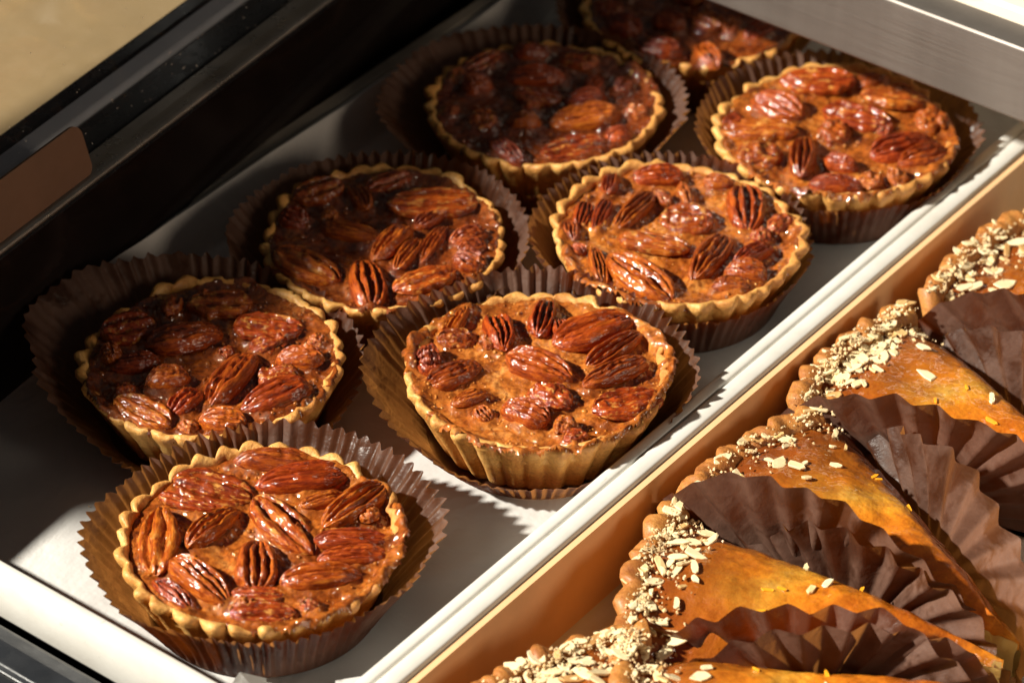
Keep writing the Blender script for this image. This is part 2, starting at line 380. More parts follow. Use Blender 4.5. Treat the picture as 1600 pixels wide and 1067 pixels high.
# ---------------------------------------------------------------- trays
def rrect(x0, x1, y0, y1, r, z, n=6):
    P = []
    for cx, cy, a0 in ((x1-r, y1-r, 0), (x0+r, y1-r, 90), (x0+r, y0+r, 180), (x1-r, y0+r, 270)):
        for i in range(n): a = R(a0+90*i/(n-1)); P.append((cx+r*math.cos(a), cy+r*math.sin(a), z))
    return P
def tray(name, x0, x1, y0, y1, ztop, zbot, rim, r):
    loops = [rrect(x0+.003, x1-.003, y0+.003, y1-.003, r, zbot-.0015), rrect(x0, x1, y0, y1, r, zbot+.004), rrect(x0, x1, y0, y1, r, ztop-.0012), rrect(x0+.0005, x1-.0005, y0+.0005, y1-.0005, r, ztop-.0003),
             rrect(x0+.0012, x1-.0012, y0+.0012, y1-.0012, r, ztop), rrect(x0+rim-.001, x1-rim+.001, y0+rim-.001, y1-rim+.001, r-.001, ztop), rrect(x0+rim-.0002, x1-rim+.0002, y0+rim-.0002, y1-rim+.0002, r-.001, ztop-.0006),
             rrect(x0+rim+.0004, x1-rim-.0004, y0+rim+.0004, y1-rim-.0004, r-.001, ztop-.003), rrect(x0+rim+.002, x1-rim-.002, y0+rim+.002, y1-rim-.002, r-.001, zbot+.006), rrect(x0+rim+.006, x1-rim-.006, y0+rim+.006, y1-rim-.006, r-.002, zbot+.0005)]
    V = sum(loops, []); q = len(loops[0]); F = grid_faces(len(loops), q, True)
    F = [f for f in F]; F.append(tuple(range((len(loops)-1)*q, len(loops)*q))); F.append(tuple(range(q))[::-1])
    return mesh_obj(name, V, F, M['enamel'], smooth=True)
t1 = tag(tray('pastry_tray', -.1835, .0540, -.1975, .45, .0220, -.0035, .0052, .016), 'shallow white tray lined with parchment, holding the pecan tarts', 'tray')
t2 = tag(tray('pastry_tray', .0546, .36, -.30, .45,   .0224, -.0205, .0072, .016), 'deeper white tray on the right holding the almond slices', 'tray')
M['bounce_tint'] = mat_simple('tan_bounce', (.84, .52, .27), .5, var=.07)  # tan colour stands for warm bounce light on the white tray wall
box('wall_bounce', .0622, .0650, -.28, .43, -.0195, .0206, M['bounce_tint'], t2, bv=0)  # thin panel added to carry the painted bounce light
# parchment: floor sheet that turns up along the far-left wall
nx, ny = 90, 150
X = np.linspace(0, 1, nx)[:, None]; Y = np.linspace(-.188, .44, ny)[None, :]
s = -.1955 + X*.238
px = np.where(s < -.1745, -.1745-(-.1745-s)*.18, s)+Y*0
pz = np.where(s < -.1745, (-.1745-s)*1.12, 0)+Y*0 + .0006 + .0007*(fbm(px*22, Y*22+px*0, 0, 3, 3)+1)
pz = pz*1.0 + np.where(s < -.1745, .0009*vnoise(px*0+s*40, Y*18+s*0, 0, 5), 0)
pV = np.stack([px, Y+px*0, pz], -1).reshape(-1, 3)
parch = tag(mesh_obj('parchment_sheet', pV, grid_faces(nx, ny), M['parchment']), 'white parchment paper spread in the tray under the pecan tarts', 'paper')
def paper_bit(pts):
    o = mesh_obj('folded_corner', pts, [tuple(range(len(pts)))], M['parchment'], parch, smooth=False)
    return o
paper_bit([(.0195, -.1745, .001), (.0140, -.1700, .0075), (.0090, -.1775, .013), (.0080, -.1870, .006)])
paper_bit([(.0400, -.1660, .001), (.0330, -.1560, .0070), (.0440, -.1440, .0080), (.0480, -.1500, .002)])

# ---------------------------------------------------------------- pecans (shared meshes)
def pecan_mesh(seed, kind):
    nu, nv = (56, 64) if kind != 'B' else (30, 36)
    t = np.linspace(-1, 1, nu)[:, None]; u = np.sin(t*math.pi/2)
    ph = (np.arange(nv)/nv*2*math.pi)[None, :]
    r = np.random.default_rng(seed); asym = r.uniform(.08, .25)
    W = np.maximum(1-np.abs(u)**(2.1+asym*3), 0)**.55*(1-asym*.55*u-.05*asym*u*u)
    W = W*(1+.07*vnoise(u*2.2+seed, u*0, 0, seed))
    cs, sn = np.cos(ph), np.sin(ph)
    sx = np.sign(cs)*np.abs(cs)**.85
    y = W*sx; s_ = sx + 0*u
    end = np.clip((1-np.abs(u))*5, 0, 1)
    if kind == 'D':
        Ht = np.maximum(1-np.abs(u)**2.6, 0)**.6*(1-.12*u)
        dome = np.abs(sn)**.70
        wob = .07*vnoise(u*2.2, u*0, 0, seed+3)+.03*vnoise(u*6, u*0, 0, seed+4)
        side = r.uniform(.42, .55); s2 = s_-wob
        def valley(c, wd, A): return A*(.5+.5*np.cos(math.pi*np.clip(np.abs(s2-c)/wd, 0, 1)))**1.15
        n5 = .8+.5*vnoise(u*2.4, s_*1.5, 0, seed+5)
        d = valley(0, .30, .86) + (valley(side*(1-.22*u*u), .26, .58*r.uniform(.8, 1.2)) + valley(-side*(1-.22*u*u), .26, .58*r.uniform(.8, 1.2)))*n5
        fade = .30+.70*np.clip((1-np.abs(u))*3.0, 0, 1)
        z = Ht*dome*(1-d*fade) + .06*Ht*dome
        z = z + (.07*fbm(u*5.5, s_*2.4, 0, seed+7, 2)+.05*vnoise(u*12, s_*3.5, 0, seed+9))*np.clip(sn, 0, 1)*end
        bend = -.10*r.uniform(0, 1)*u*u
    elif kind == 'U':
        Ht = np.maximum(1-np.abs(u)**3.0, 0)**.5
        z = Ht*np.abs(sn)**.55*.72
        a = np.abs(s_+.05*vnoise(u*3, u*0, 0, seed))
        d = .50*np.exp(-((a-.40)/.17)**2)*np.clip((1-np.abs(u))*2.6, 0, 1) - .20*np.exp(-(a/.13)**2) + .16*np.exp(-((a-.02)/.04)**2)
        d = d*(.8+.55*vnoise(u*2.6, s_*2.2, 0, seed+2))
        z = z - d*np.clip(sn, 0, 1)**.5
        z = z + (.085*fbm(u*4+s_*1.5, s_*3.5, 0, seed+4, 3)+.05*vnoise(u*18, s_*3, 0, seed+6))*np.clip(sn, 0, 1)*end
        y = y*(1+.07*vnoise(u*6, s_, 0, seed+8)); bend = .10*u*u
    else:
        Ht = np.maximum(1-np.abs(u)**2.4, 0)**.5
        z = Ht*np.abs(sn); d = fbm(u*2.4, cs*2.0, sn*2.0, seed, 4)
        y = y*(1+.30*d); z = z*(1+.38*d)-.25*np.exp(-((s_+.1)/.15)**2)*np.clip(sn, 0, 1)
        bend = 0*u
    z = np.where(sn >= 0, z, -.35*np.abs(sn)**.7*(1-np.abs(u)**3)) + bend
    x = u + .06*vnoise(s_*2, u*2, 0, seed+11)*np.abs(s_)
    V = np.stack([x+0*y, y, z], -1).reshape(-1, 3)
    F = grid_faces(nu, nv, True)+[tuple(range(nv))[::-1], tuple(range((nu-1)*nv, nu*nv))]
    me = bpy.data.meshes.new('pecan_'+kind.lower()); me.from_pydata([tuple(p) for p in V], [], F)
    me.materials.append(M['pecan'] if kind == 'D' else M['pecan_in'])
    me.polygons.foreach_set('use_smooth', [True]*len(me.polygons)); me.update()
    return me
PM = {'D': [pecan_mesh(100+i*31, 'D') for i in range(9)], 'U': [pecan_mesh(500+i*37, 'U') for i in range(7)], 'B': [pecan_mesh(900+i*41, 'B') for i in range(6)]}
PECANS={
1:[(-23.2,33.7,38,28.9,10.3,'D'),(-9.4,32.8,52,33.3,13.8,'D'),(15.1,32.6,82,30.2,11.8,'D'),(2.5,8.7,-14,35.3,15.9,'U'),(26.1,17.7,42,27.1,9.0,'D'),(32.5,11.1,47,24.9,8.9,'D'),(30.4,-4.0,46,28.1,11.1,'D'),(8.7,-12.5,-51,24.4,14.7,'D'),(-1.0,-30.9,-5,29.1,12.3,'D'),(-4.0,-41.4,-12,21.5,8.0,'D'),(-16.1,-7.1,91,26.8,11.2,'D'),(-26.3,-23.9,-50,32.8,14.1,'U'),(-30.3,8.8,24,29.9,17.5,'U'),(-32.5,-1.8,26,21.5,8.4,'U'),(18.7,-23.1,38,18.3,8.7,'U'),(27.3,-30.3,41,21.5,10.8,'U'),(37.1,-17.2,18,7.5,6.5,'B'),(18.4,-30.0,49,7.0,6,'B'),(4.4,27.7,62,17.4,7,'D'),(8.1,9.0,29,4.5,7.2,'B'),(22.2,31.8,69,8.2,6.9,'B')],
2:[(-14.7,1.0,59,29.8,17.2,'D'),(-18.3,24.8,42,25.1,17.5,'U'),(5.8,25.5,36,26.1,17.5,'U'),(12.4,18.0,63,15.0,9.2,'B'),(14.9,-6.1,102,33.0,13.7,'D'),(35.7,-4.5,64,27.4,14.6,'D'),(28.2,17.8,35,18.3,11.7,'D'),(27.7,5.8,44,15.4,10.8,'B'),(10.4,-25.7,90,16.3,10.1,'D'),(-3.9,-19.8,56,16.4,12.2,'D'),(2.0,-39.8,2,26.3,13.8,'U'),(-12.3,-34.1,25,7.8,8.1,'B'),(-19.6,-20.9,48,19.3,10.2,'D'),(-35.9,-7.4,62,21.8,17.2,'U'),(28.8,-26.1,32,18.0,11.1,'D'),(20.7,-35.8,66,7.9,7.9,'B'),(2.7,5.4,38,6.5,6.6,'B'),(25.0,30.6,22,6.8,6.9,'B'),(-32.3,13.4,32,8.9,11.3,'B'),(-29.4,-22.9,50,8.6,11.0,'D'),(-27.4,25.9,38,4.4,6,'B')],
3:[(-41.7,3.3,104,26.5,7.3,'D'),(-25.0,8.8,-43,23.7,11.3,'D'),(-18.1,26.7,-61,25.5,9.8,'D'),(2.6,31.6,67,34.4,17.0,'D'),(15.2,26.7,79,28.1,9.3,'D'),(24.6,15.8,71,29.6,10.3,'D'),(38.6,3.0,67,28.7,17.5,'U'),(0.2,1.0,11,27.8,14.5,'D'),(13.7,-10.1,4,17.9,12.5,'B'),(13.0,-24.2,12,19.4,11.7,'D'),(-8.8,-28.9,67,16.1,7.6,'D'),(-22.2,-21.0,69,24.1,11.8,'D'),(-34.5,-21.7,46,9.9,15.5,'D'),(-36.0,-4.1,44,13.6,10.5,'U'),(0.5,-33.4,-10,8.6,7,'D'),(28.4,-20.7,14,8.5,8.2,'B'),(35.0,-23.0,55,9.1,7.1,'B'),(-8.8,25.6,-47,9.1,7,'D'),(2.5,41.5,27,8.3,8.0,'B'),(-24.6,1.0,-2,7.0,6,'B')],
4:[(-11.1,-33.7,0,31.6,17.5,'U'),(13.8,-27.3,-43,31.9,14.7,'D'),(30.7,-12.4,70,26.5,17.5,'U'),(37.2,6.8,17,13.5,12.1,'D'),(5.5,-1.9,96,25.8,10.5,'D'),(14.2,-2.9,105,22.8,7.7,'D'),(17.8,8.7,106,25.4,7.6,'D'),(26.0,20.6,68,16.2,9.9,'D'),(31.4,16.0,65,12.6,8.0,'D'),(-12.1,-5.8,23,26.5,9.8,'D'),(1.4,27.8,48,36.7,17.5,'U'),(-25.1,14.8,-33,19.7,8.2,'D'),(-39.4,6.0,70,22.1,13.8,'U'),(-25.8,-2.8,24,6.9,7.1,'B'),(-21.0,-29.2,38,5.6,7.1,'B'),(-21.9,29.1,69,19.9,11.1,'U'),(-35.4,-13.4,23,12.9,11.3,'D'),(6.9,19.5,80,15.0,7.5,'D')],
5:[(-29.1,27.6,42,21.8,10.9,'D'),(-22.3,2.1,94,27.2,9.4,'D'),(-40.5,10.6,115,12.7,7,'D'),(-36.8,-13.5,116,17.6,7,'D'),(-30.8,-8.8,112,21.0,7,'D'),(-2.8,9.9,24,21.7,16.9,'U'),(11.0,31.2,-52,29.5,15.2,'D'),(-7.3,38.7,31,13.0,8.2,'D'),(-2.8,-12.0,20,28.9,13.9,'U'),(5.6,-33.3,-10,35.4,16.4,'D'),(-11.1,-37.6,-44,24.7,7,'D'),(19.0,-4.7,101,31.5,12.5,'D'),(30.8,7.6,79,20.0,8.3,'D'),(35.8,-4.9,33,16.7,11.4,'D'),(36.1,-15.5,43,15.1,8.6,'D'),(28.0,30.5,82,12.8,8.2,'B'),(-23.7,-34.6,-7,8.2,7,'D'),(-13.4,24.2,-40,14.1,6,'B'),(-34.1,-24.3,-46,13.4,7,'D'),(26.9,18.5,38,8.5,7.8,'B'),(-18.4,15.5,-20,10.8,6,'B')],
6:[(20.7,1.3,49,29.3,17.3,'D'),(31.2,-20.0,56,28.9,13.5,'U'),(40.9,-2.0,64,12.2,10.1,'D'),(-14.9,13.5,42,25.3,12.4,'D'),(10.7,-39.2,-16,21.7,9.7,'D'),(-4.1,1.8,38,22.0,10.6,'U'),(7.2,26.0,99,10.8,7,'D'),(18.3,31.0,96,8.9,7.9,'D'),(2.9,-17.1,45,14.0,9.5,'D'),(-26.2,-28.1,21,6.3,7.8,'B'),(-39.7,10.0,77,18.2,10.0,'U'),(-27.8,27.7,45,16.5,10.1,'D'),(-8.0,34.5,25,17.6,13.3,'U'),(-29.4,-7.2,46,13.2,11.5,'D'),(-3.5,-4.7,66,7.9,7.4,'B'),(12.4,12.3,50,17.4,9.6,'D'),(-41.6,-6.1,104,12.3,6.4,'B'),(-11.5,-25.9,29,12.0,12.7,'U'),(35.3,17.3,3,9.5,8.6,'B')],
7:[(-25.7,25.8,34,31.6,17.5,'U'),(-28.8,0.1,0,25.2,16.7,'D'),(-24.3,-19.4,34,31.0,16.6,'U'),(-36.8,-20.0,75,10.2,7,'D'),(-13.6,-35.9,38,19.4,14.6,'B'),(0.6,-24.6,121,33.4,11.7,'D'),(1.7,13.4,17,29.2,17.5,'U'),(7.1,34.0,34,28.2,17.1,'U'),(-9.4,40.2,55,13.6,9.0,'D'),(28.7,6.3,60,29.5,14.9,'D'),(39.9,4.7,64,24.7,12.9,'D'),(1.5,-4.2,-7,13.4,12.8,'B'),(22.3,-34.0,29,22.2,11.1,'D'),(15.6,-20.2,10,15.5,9.2,'D'),(13.7,14.9,50,8.7,9.6,'B'),(27.4,29.7,63,13.3,11.9,'B'),(31.7,-22.7,28,10.1,9.6,'B'),(38.6,-13.8,64,8.3,8.5,'B'),(5.5,40.5,19,11.9,10.3,'U')],
8:[(9.2,-39.0,16,20.6,13.0,'D'),(28.2,-29.2,-32,20.5,10.8,'D'),(21.9,-2.1,106,12.8,7,'D'),(7.7,-32.9,11,17.0,9.6,'U'),(-14.1,-32.5,10,17.2,13.0,'D'),(12.0,-6.0,-2,15.5,13.6,'U'),(-0.9,-17.3,7,15.4,12.8,'D'),(-28.9,-23.8,20,13.1,13.8,'U'),(33.1,1.6,85,16.2,10.3,'D'),(-29.4,-3.7,27,21.3,16.1,'D'),(-7.2,5.8,10,17.4,15.1,'U'),(14.7,20.2,23,16.0,14.2,'D'),(-36.3,15.9,27,21.6,14.7,'D'),(-8.0,29.9,21,21.8,16.2,'U')],
}


# ---------------------------------------------------------------- tarts
NFL = 30
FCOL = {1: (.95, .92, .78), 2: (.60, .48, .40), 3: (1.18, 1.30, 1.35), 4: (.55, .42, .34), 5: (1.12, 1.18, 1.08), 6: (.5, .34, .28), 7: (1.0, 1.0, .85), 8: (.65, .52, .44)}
def make_tart(idx, cx, cy, rad, label, spill, lumpy, tilt=(0, 0)):
    sd = idx*53; s = rad/.050
    root = tag(empty('pecan_tart', (cx, cy, .0022)), label, 'tart', 'pecan tarts in the parchment-lined tray')
    root.rotation_euler = (R(tilt[0]), R(tilt[1]), 0)
    # crust: fluted shell
    na = NFL*12; th = np.arange(na)/na*2*math.pi; th0 = rng.uniform(0, 6)
    lf = fbm(np.cos(th)*1.3+5, np.sin(th)*1.3, idx, sd, 2); hf = vnoise(np.cos(th)*9, np.sin(th)*9, idx, sd+1)
    prof = [(.0350, .0000, .25), (.0366, .0006, .6), (.0376, .0030, .9), (.0403, .0095, 1.), (.0434, .0165, 1.), (.0457, .0215, 1.), (.0474, .0245, 1.08), (.0480, .0262, 1.2), (.0480, .0275, 1.15), (.0473, .0282, .95), (.0463, .0282, .7), (.0454, .0275, .45), (.0449, .0262, .2), (.0446, .0230, .1), (.0440, .0180, 0.)]
    rows = []
    fl = np.abs(np.sin(NFL/2*(th+th0)+.35*vnoise(np.cos(th)*3, np.sin(th)*3, 0, sd+2)))**.75
    fl = fl*(1+.40*hf); chip = np.clip(vnoise(np.cos(th)*5+9, np.sin(th)*5, 0, sd+12)-.45, 0, 1)*.0045
    for i, (r_, z_, a) in enumerate(prof):
        t = z_/.0285
        rr = r_ + a*(.0024+.0008*lumpy)*(fl-.55) + t*(.0011*lf+.0005*hf)
        zz = z_ + t**3*(.0013*lf + .0007*hf + lumpy*.0016*(fl-.5)*(1 if 5 <= i <= 11 else 0)) - t**4*chip
        n3 = .00035*fbm(np.cos(th)*16, np.sin(th)*16, z_*500, sd+4, 2)
        rr = (rr+n3)*s
        rows.append(np.stack([rr*np.cos(th), rr*np.sin(th), zz+n3*.6], -1))
    V = np.concatenate(rows); F = grid_faces(len(prof), na, True); F.append(tuple(range(na))[::-1])
    mesh_obj('crust', V, F, M['crust'], root)
    rimz = .0270 + .0013*lf
    # filling: lumpy caramel that climbs around each nut and spills on the rim
    N = 150; g = np.linspace(-.0505, .0505, N); gx, gy = np.meshgrid(g, g, indexing='ij')
    rr = np.hypot(gx, gy); an = np.arctan2(gy, gx)
    sp = np.zeros_like(an)
    for a, wdt, amt in spill:
        d_ = (an-R(a)+math.pi) % (2*math.pi)-math.pi; sp = np.maximum(sp, amt*np.exp(-(d_/R(wdt))**2))
    edge = (.0452 + .0008*vnoise(gx*300, gy*300, 0, sd+6) + .0052*sp*(1+.25*vnoise(gx*260, gy*260, 2, sd)))*s
    z = .0252 + .0009*fbm(gx*75, gy*75, 0, sd+7, 4) + .0006*np.abs(fbm(gx*230, gy*230, 0, sd+8, 3))
    wet = np.zeros_like(z)
    for (a, b, ang, L, W, t) in PECANS[idx]:
        ca, sa = math.cos(R(ang)), math.sin(R(ang)); dx, dy = gx-a/1000, gy-b/1000
        e = np.hypot((dx*ca+dy*sa)/(L/2000+.0012), (-dx*sa+dy*ca)/(W/2000+.0012))
        wet = np.maximum(wet, np.exp(-np.clip(e-.80, 0, 9)**2*16))
    z = z + .0018*wet + .0006*vnoise(gx*120, gy*120, 3, sd)*wet
    k = np.clip((rr-edge+.006)/.006, 0, 1); z = z + (.0012+.0046*sp)*k*k*(3-2*k)*(1+.3*vnoise(gx*200, gy*200, 7, sd))
    over = np.clip((rr-edge)/.0016, 0, 1); z = z - over*over*(.0034-.0010*sp)
    keep = rr < edge+.0016
    ids = -np.ones(N*N, int); V = []; kk = keep.reshape(-1)
    P = np.stack([gx, gy, z], -1).reshape(-1, 3); ids[kk] = np.arange(kk.sum()); V = P[kk]
    F = []
    for i in range(N-1):
        for j in range(N-1):
            q = (i*N+j, (i+1)*N+j, (i+1)*N+j+1, i*N+j+1)
            if all(kk[x] for x in q): F.append([ids[x] for x in q])
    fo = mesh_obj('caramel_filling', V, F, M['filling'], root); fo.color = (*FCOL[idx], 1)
    # beads and bubbles of syrup standing on the filling
    r1 = np.random.default_rng(idx); Vb = []; Fb = []
    for q in range(420):
        rr_ = .046*s*math.sqrt(r1.uniform(0, 1)); a_ = r1.uniform(0, 6.2832); x_, y_ = rr_*math.cos(a_), rr_*math.sin(a_)
        i0 = int(np.clip(round((x_+.0505)/.101*(N-1)), 0, N-1)); j0 = int(np.clip(round((y_+.0505)/.101*(N-1)), 0, N-1))
        bs = r1.choice([.0003, .00045, .0007, .0011], p=[.4, .35, .18, .07]); off = len(Vb); c_ = np.array([x_, y_, z[i0, j0]-.1*bs]); st = r1.uniform(.7, 1.5)
        Vb.append(c_+(0, 0, bs*.85))
        for (rr2, zz2) in ((.5, .72), (.86, .42), (1., 0.)):
            for t_ in range(8): Vb.append(c_+(bs*rr2*st*math.cos(t_*math.pi/4), bs*rr2*math.sin(t_*math.pi/4), bs*zz2))
        Fb += [(off, off+1+t_, off+1+(t_+1) % 8) for t_ in range(8)]
        Fb += [(off+1+L*8+t_, off+9+L*8+t_, off+9+L*8+(t_+1) % 8, off+1+L*8+(t_+1) % 8) for L in (0, 1) for t_ in range(8)]
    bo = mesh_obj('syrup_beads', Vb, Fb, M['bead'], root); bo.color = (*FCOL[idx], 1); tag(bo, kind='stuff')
    # nuts
    rl = random.Random(idx*7)
    for (a, b, ang, L, W, t) in PECANS[idx]:
        me = rl.choice(PM[t])
        o = bpy.data.objects.new('pecan' if t != 'B' else 'pecan_piece', me); COL.objects.link(o); o.parent = root
        H = {'D': .52*W*rl.uniform(.9, 1.15), 'U': .42*W, 'B': .45*min(L, W)}[t]/1000
        H = min(max(H, .0034), .0062)
        i0 = int(np.clip((a/1000+.0505)/.101*(N-1), 0, N-1)); j0 = int(np.clip((b/1000+.0505)/.101*(N-1), 0, N-1))
        o.location = (a/1000, b/1000, .0266+rl.uniform(-.0004, .0010))
        flip = math.pi if rl.random() < .5 else 0
        o.rotation_euler = (R(rl.uniform(-14, 14)), R(rl.uniform(-7, 7)), R(ang)+flip)
        o.scale = (L/2000*1.01, W/2000*1.00, H*.98)
    return root
G = {
 1: (-.0180, -.1345, .0505, 'lit pecan tart closest to the front corner of the white tray', [(40, 40, .9), (330, 30, .5)], 1.0, (0, 0)),
 2: (-.1013, -.0672, .0503, 'pecan tart at the left end of the far row, half lit', [(20, 30, .5), (250, 18, .6), (120, 14, .5)], .2, (1.5, 0)),
 3: (0, 0, .0500, 'brightly lit pecan tart beside the tray rim, its filling spilling over the front edge', [(-50, 60, 1.0), (40, 45, 1.0), (200, 30, .9), (300, 40, .8)], .35, (0, 0)),
 4: (-.1002, .0317, .0498, 'half shaded pecan tart second from the left in the far row', [(90, 30, .2), (310, 16, .6)], .2, (1, 1)),
 5: (-.0103, .1034, .0503, 'glossy orange pecan tart in the middle of the row beside the tray rim', [(-90, 40, .8), (40, 30, .5)], .2, (0, 1)),
 6: (-.1090, .1464, .0503, 'darkest pecan tart, third in the shaded far row', [(60, 30, .6)], .1, (0, 0)),
 7: (-.0014, .2032, .0510, 'lit pecan tart under the steel crossbar at the upper right', [(-60, 50, .9), (20, 30, .8)], .3, (0, 0)),
 8: (-.1037, .2473, .0500, 'pecan tart cut off by the top edge of the picture', [(-40, 40, .4)], .1, (0, 0)),
}
for k in G: make_tart(k, *G[k])

# ---------------------------------------------------------------- paper cups under the tarts
def cup(idx, cx, cy, ctrl, label, npl=72):
    na = npl*8; al = np.arange(na)/na*2*math.pi          # angle in the picture's frame: 0 right, 90 away
    A = np.array([c[0] for c in ctrl], float); o = np.argsort(A); A = A[o]; Rr = np.array([c[1] for c in ctrl], float)[o]; Hh = np.array([c[2] for c in ctrl], float)[o]
    AA = np.concatenate([A-360, A, A+360]); 
    def interp(v):
        d = np.degrees(al); k = np.searchsorted(AA, d)-1; vv = np.concatenate([v, v, v]); t = (d-AA[k])/(AA[k+1]-AA[k]); t = t*t*(3-2*t)
        return vv[k]*(1-t)+vv[k+1]*t
    Rm = interp(Rr)/1000*(1+.010*vnoise(np.cos(al)*3, np.sin(al)*3, 0, idx)); Hm = interp(Hh)/1000
    ph = al*npl + 1.1*fbm(np.cos(al)*2.5, np.sin(al)*2.5, 0, idx+40, 2)
    tri = 2/math.pi*np.arcsin(np.sin(ph)*.97)
    amp = .80+.5*vnoise(np.cos(al)*11, np.sin(al)*11, 0, idx+9)+.35*vnoise(np.cos(al)*2, np.sin(al)*2, 0, idx+19)
    jag = .0010*np.abs(vnoise(al*npl/3.1, al*0, 0, idx+2))
    lv = [(0, .0, .0), (.012, .02, .1), (.06, .06, .28), (.15, .16, .45), (.28, .30, .6), (.42, .44, .72), (.56, .58, .82), (.70, .71, .9), (.82, .83, .96), (.92, .925, 1.0), (1, 1, 1.05)]
    rows = []; b0 = .0415
    dirx = np.cos(al)*RT.x+np.sin(al)*FH.x; diry = np.cos(al)*RT.y+np.sin(al)*FH.y
    for fr_, fz, pa in lv:
        rad = b0 + (Rm-b0)*(fr_**1.08) + tri*amp*.0015*pa + .0006*fr_*fbm(np.cos(al)*5, np.sin(al)*5, fz*3, idx+5, 2)
        z = (Hm-jag+tri*.0005)*fz
        rows.append(np.stack([rad*dirx, rad*diry, z], -1))
    V = np.concatenate(rows); F = grid_faces(len(lv), na, True); F.append(tuple(range(na))[::-1])
    o = mesh_obj('paper_cup', V, F, M['paper'], loc=(cx, cy, .0018))
    return tag(o, label, 'paper cup', 'pleated brown paper cups under the pecan tarts')
cup(1, -.0180, -.1345, [(11, 65, 29), (50, 63, 30), (80, 62, 31), (115, 58, 31), (142, 56, 31), (187, 62, 32), (215, 59, 28), (250, 51, 25), (280, 49.5, 24), (315, 51, 24), (345, 58, 27)], 'brown pleated paper cup under the pecan tart closest to the front corner')
cup(2, -.1013, -.0672, [(10, 56, 25), (55, 56, 28), (90, 58, 32), (118, 64, 34), (142, 70, 35), (164, 74, 34), (190, 66, 30), (212, 60, 21), (235, 54, 11), (265, 51, 11), (300, 52, 13), (340, 55, 20)], 'brown paper cup with a tall dark back, at the far left of the tray')
cup(3, 0, 0, [(-6, 60, 28), (30, 58, 30), (60, 57, 31), (90, 62, 31), (125, 60, 31), (160, 64, 31), (180, 66, 30), (205, 61, 24), (230, 54, 15), (262, 50.5, 12), (295, 50, 13), (325, 51, 18)], 'brown paper cup peeled low in front, under the tart with spilling filling')
cup(4, -.1002, .0317, [(0, 57, 29), (40, 57, 31), (90, 57, 30), (140, 58, 30), (178, 62, 30), (210, 58, 24), (245, 52, 17), (280, 51, 18), (320, 55, 25)], 'shaded paper cup under the second tart of the far row')
cup(5, -.0103, .1034, [(0, 53, 24), (45, 54, 29), (90, 55, 30), (150, 57, 30), (180, 58, 30), (215, 54, 26), (250, 50, 22), (285, 50, 21), (325, 51, 22)], 'dark paper cup under the glossy tart in the middle of the rim-side row')
cup(6, -.1090, .1464, [(0, 60, 31), (45, 57, 31), (90, 60, 30), (150, 66, 30), (185, 69, 29), (220, 58, 22), (255, 51, 16), (285, 52, 20), (325, 57, 28)], 'dark paper cup under the darkest tart of the far row')
cup(7, -.0014, .2032, [(0, 60, 27), (30, 62, 30), (90, 58, 31), (150, 57, 31), (180, 58, 30), (220, 52, 25), (260, 49.8, 22), (290, 50, 22), (330, 54, 24)], 'paper cup under the tart below the steel crossbar')
cup(8, -.1037, .2473, [(0, 58, 30), (60, 58, 30), (120, 58, 30), (180, 60, 30), (230, 53, 24), (270, 50, 22), (310, 53, 25)], 'paper cup under the tart at the top edge of the picture')

# ---------------------------------------------------------------- almond tart slices
def flake_mesh(seed, thin=True):
    r = np.random.default_rng(seed); n = 9; a = np.arange(n)/n*2*math.pi
    rad = 1+.22*r.uniform(-1, 1, n); cut = r.uniform(.45, .95)
    p = np.stack([np.cos(a)*rad, np.clip(np.sin(a)*rad*.68, -9, cut*.68)], -1)
    V = [(x, y, .16+.12*x*x*r.uniform(-1, 1)) for x, y in p*.9]+[(x, y, .08) for x, y in p]+[(x, y, -.16) for x, y in p*.93]
    F = [tuple(range(n)), tuple(range(2*n, 3*n))[::-1]]+[(L*n+(i+1) % n, L*n+i, (L+1)*n+i, (L+1)*n+(i+1) % n) for L in (0, 1) for i in range(n)]
    me = bpy.data.meshes.new('almond_flake'); me.from_pydata(V, [], F); me.materials.append(M['almond']); me.update(); return me
FM = [flake_mesh(i) for i in range(12)]
ZM = []
for i in range(2):
    zm = FM[i+3].copy(); zm.name = 'orange_zest'; zm.materials.clear(); zm.materials.append(M['zest']); ZM.append(zm)
HW = R(17.5); RS = .134
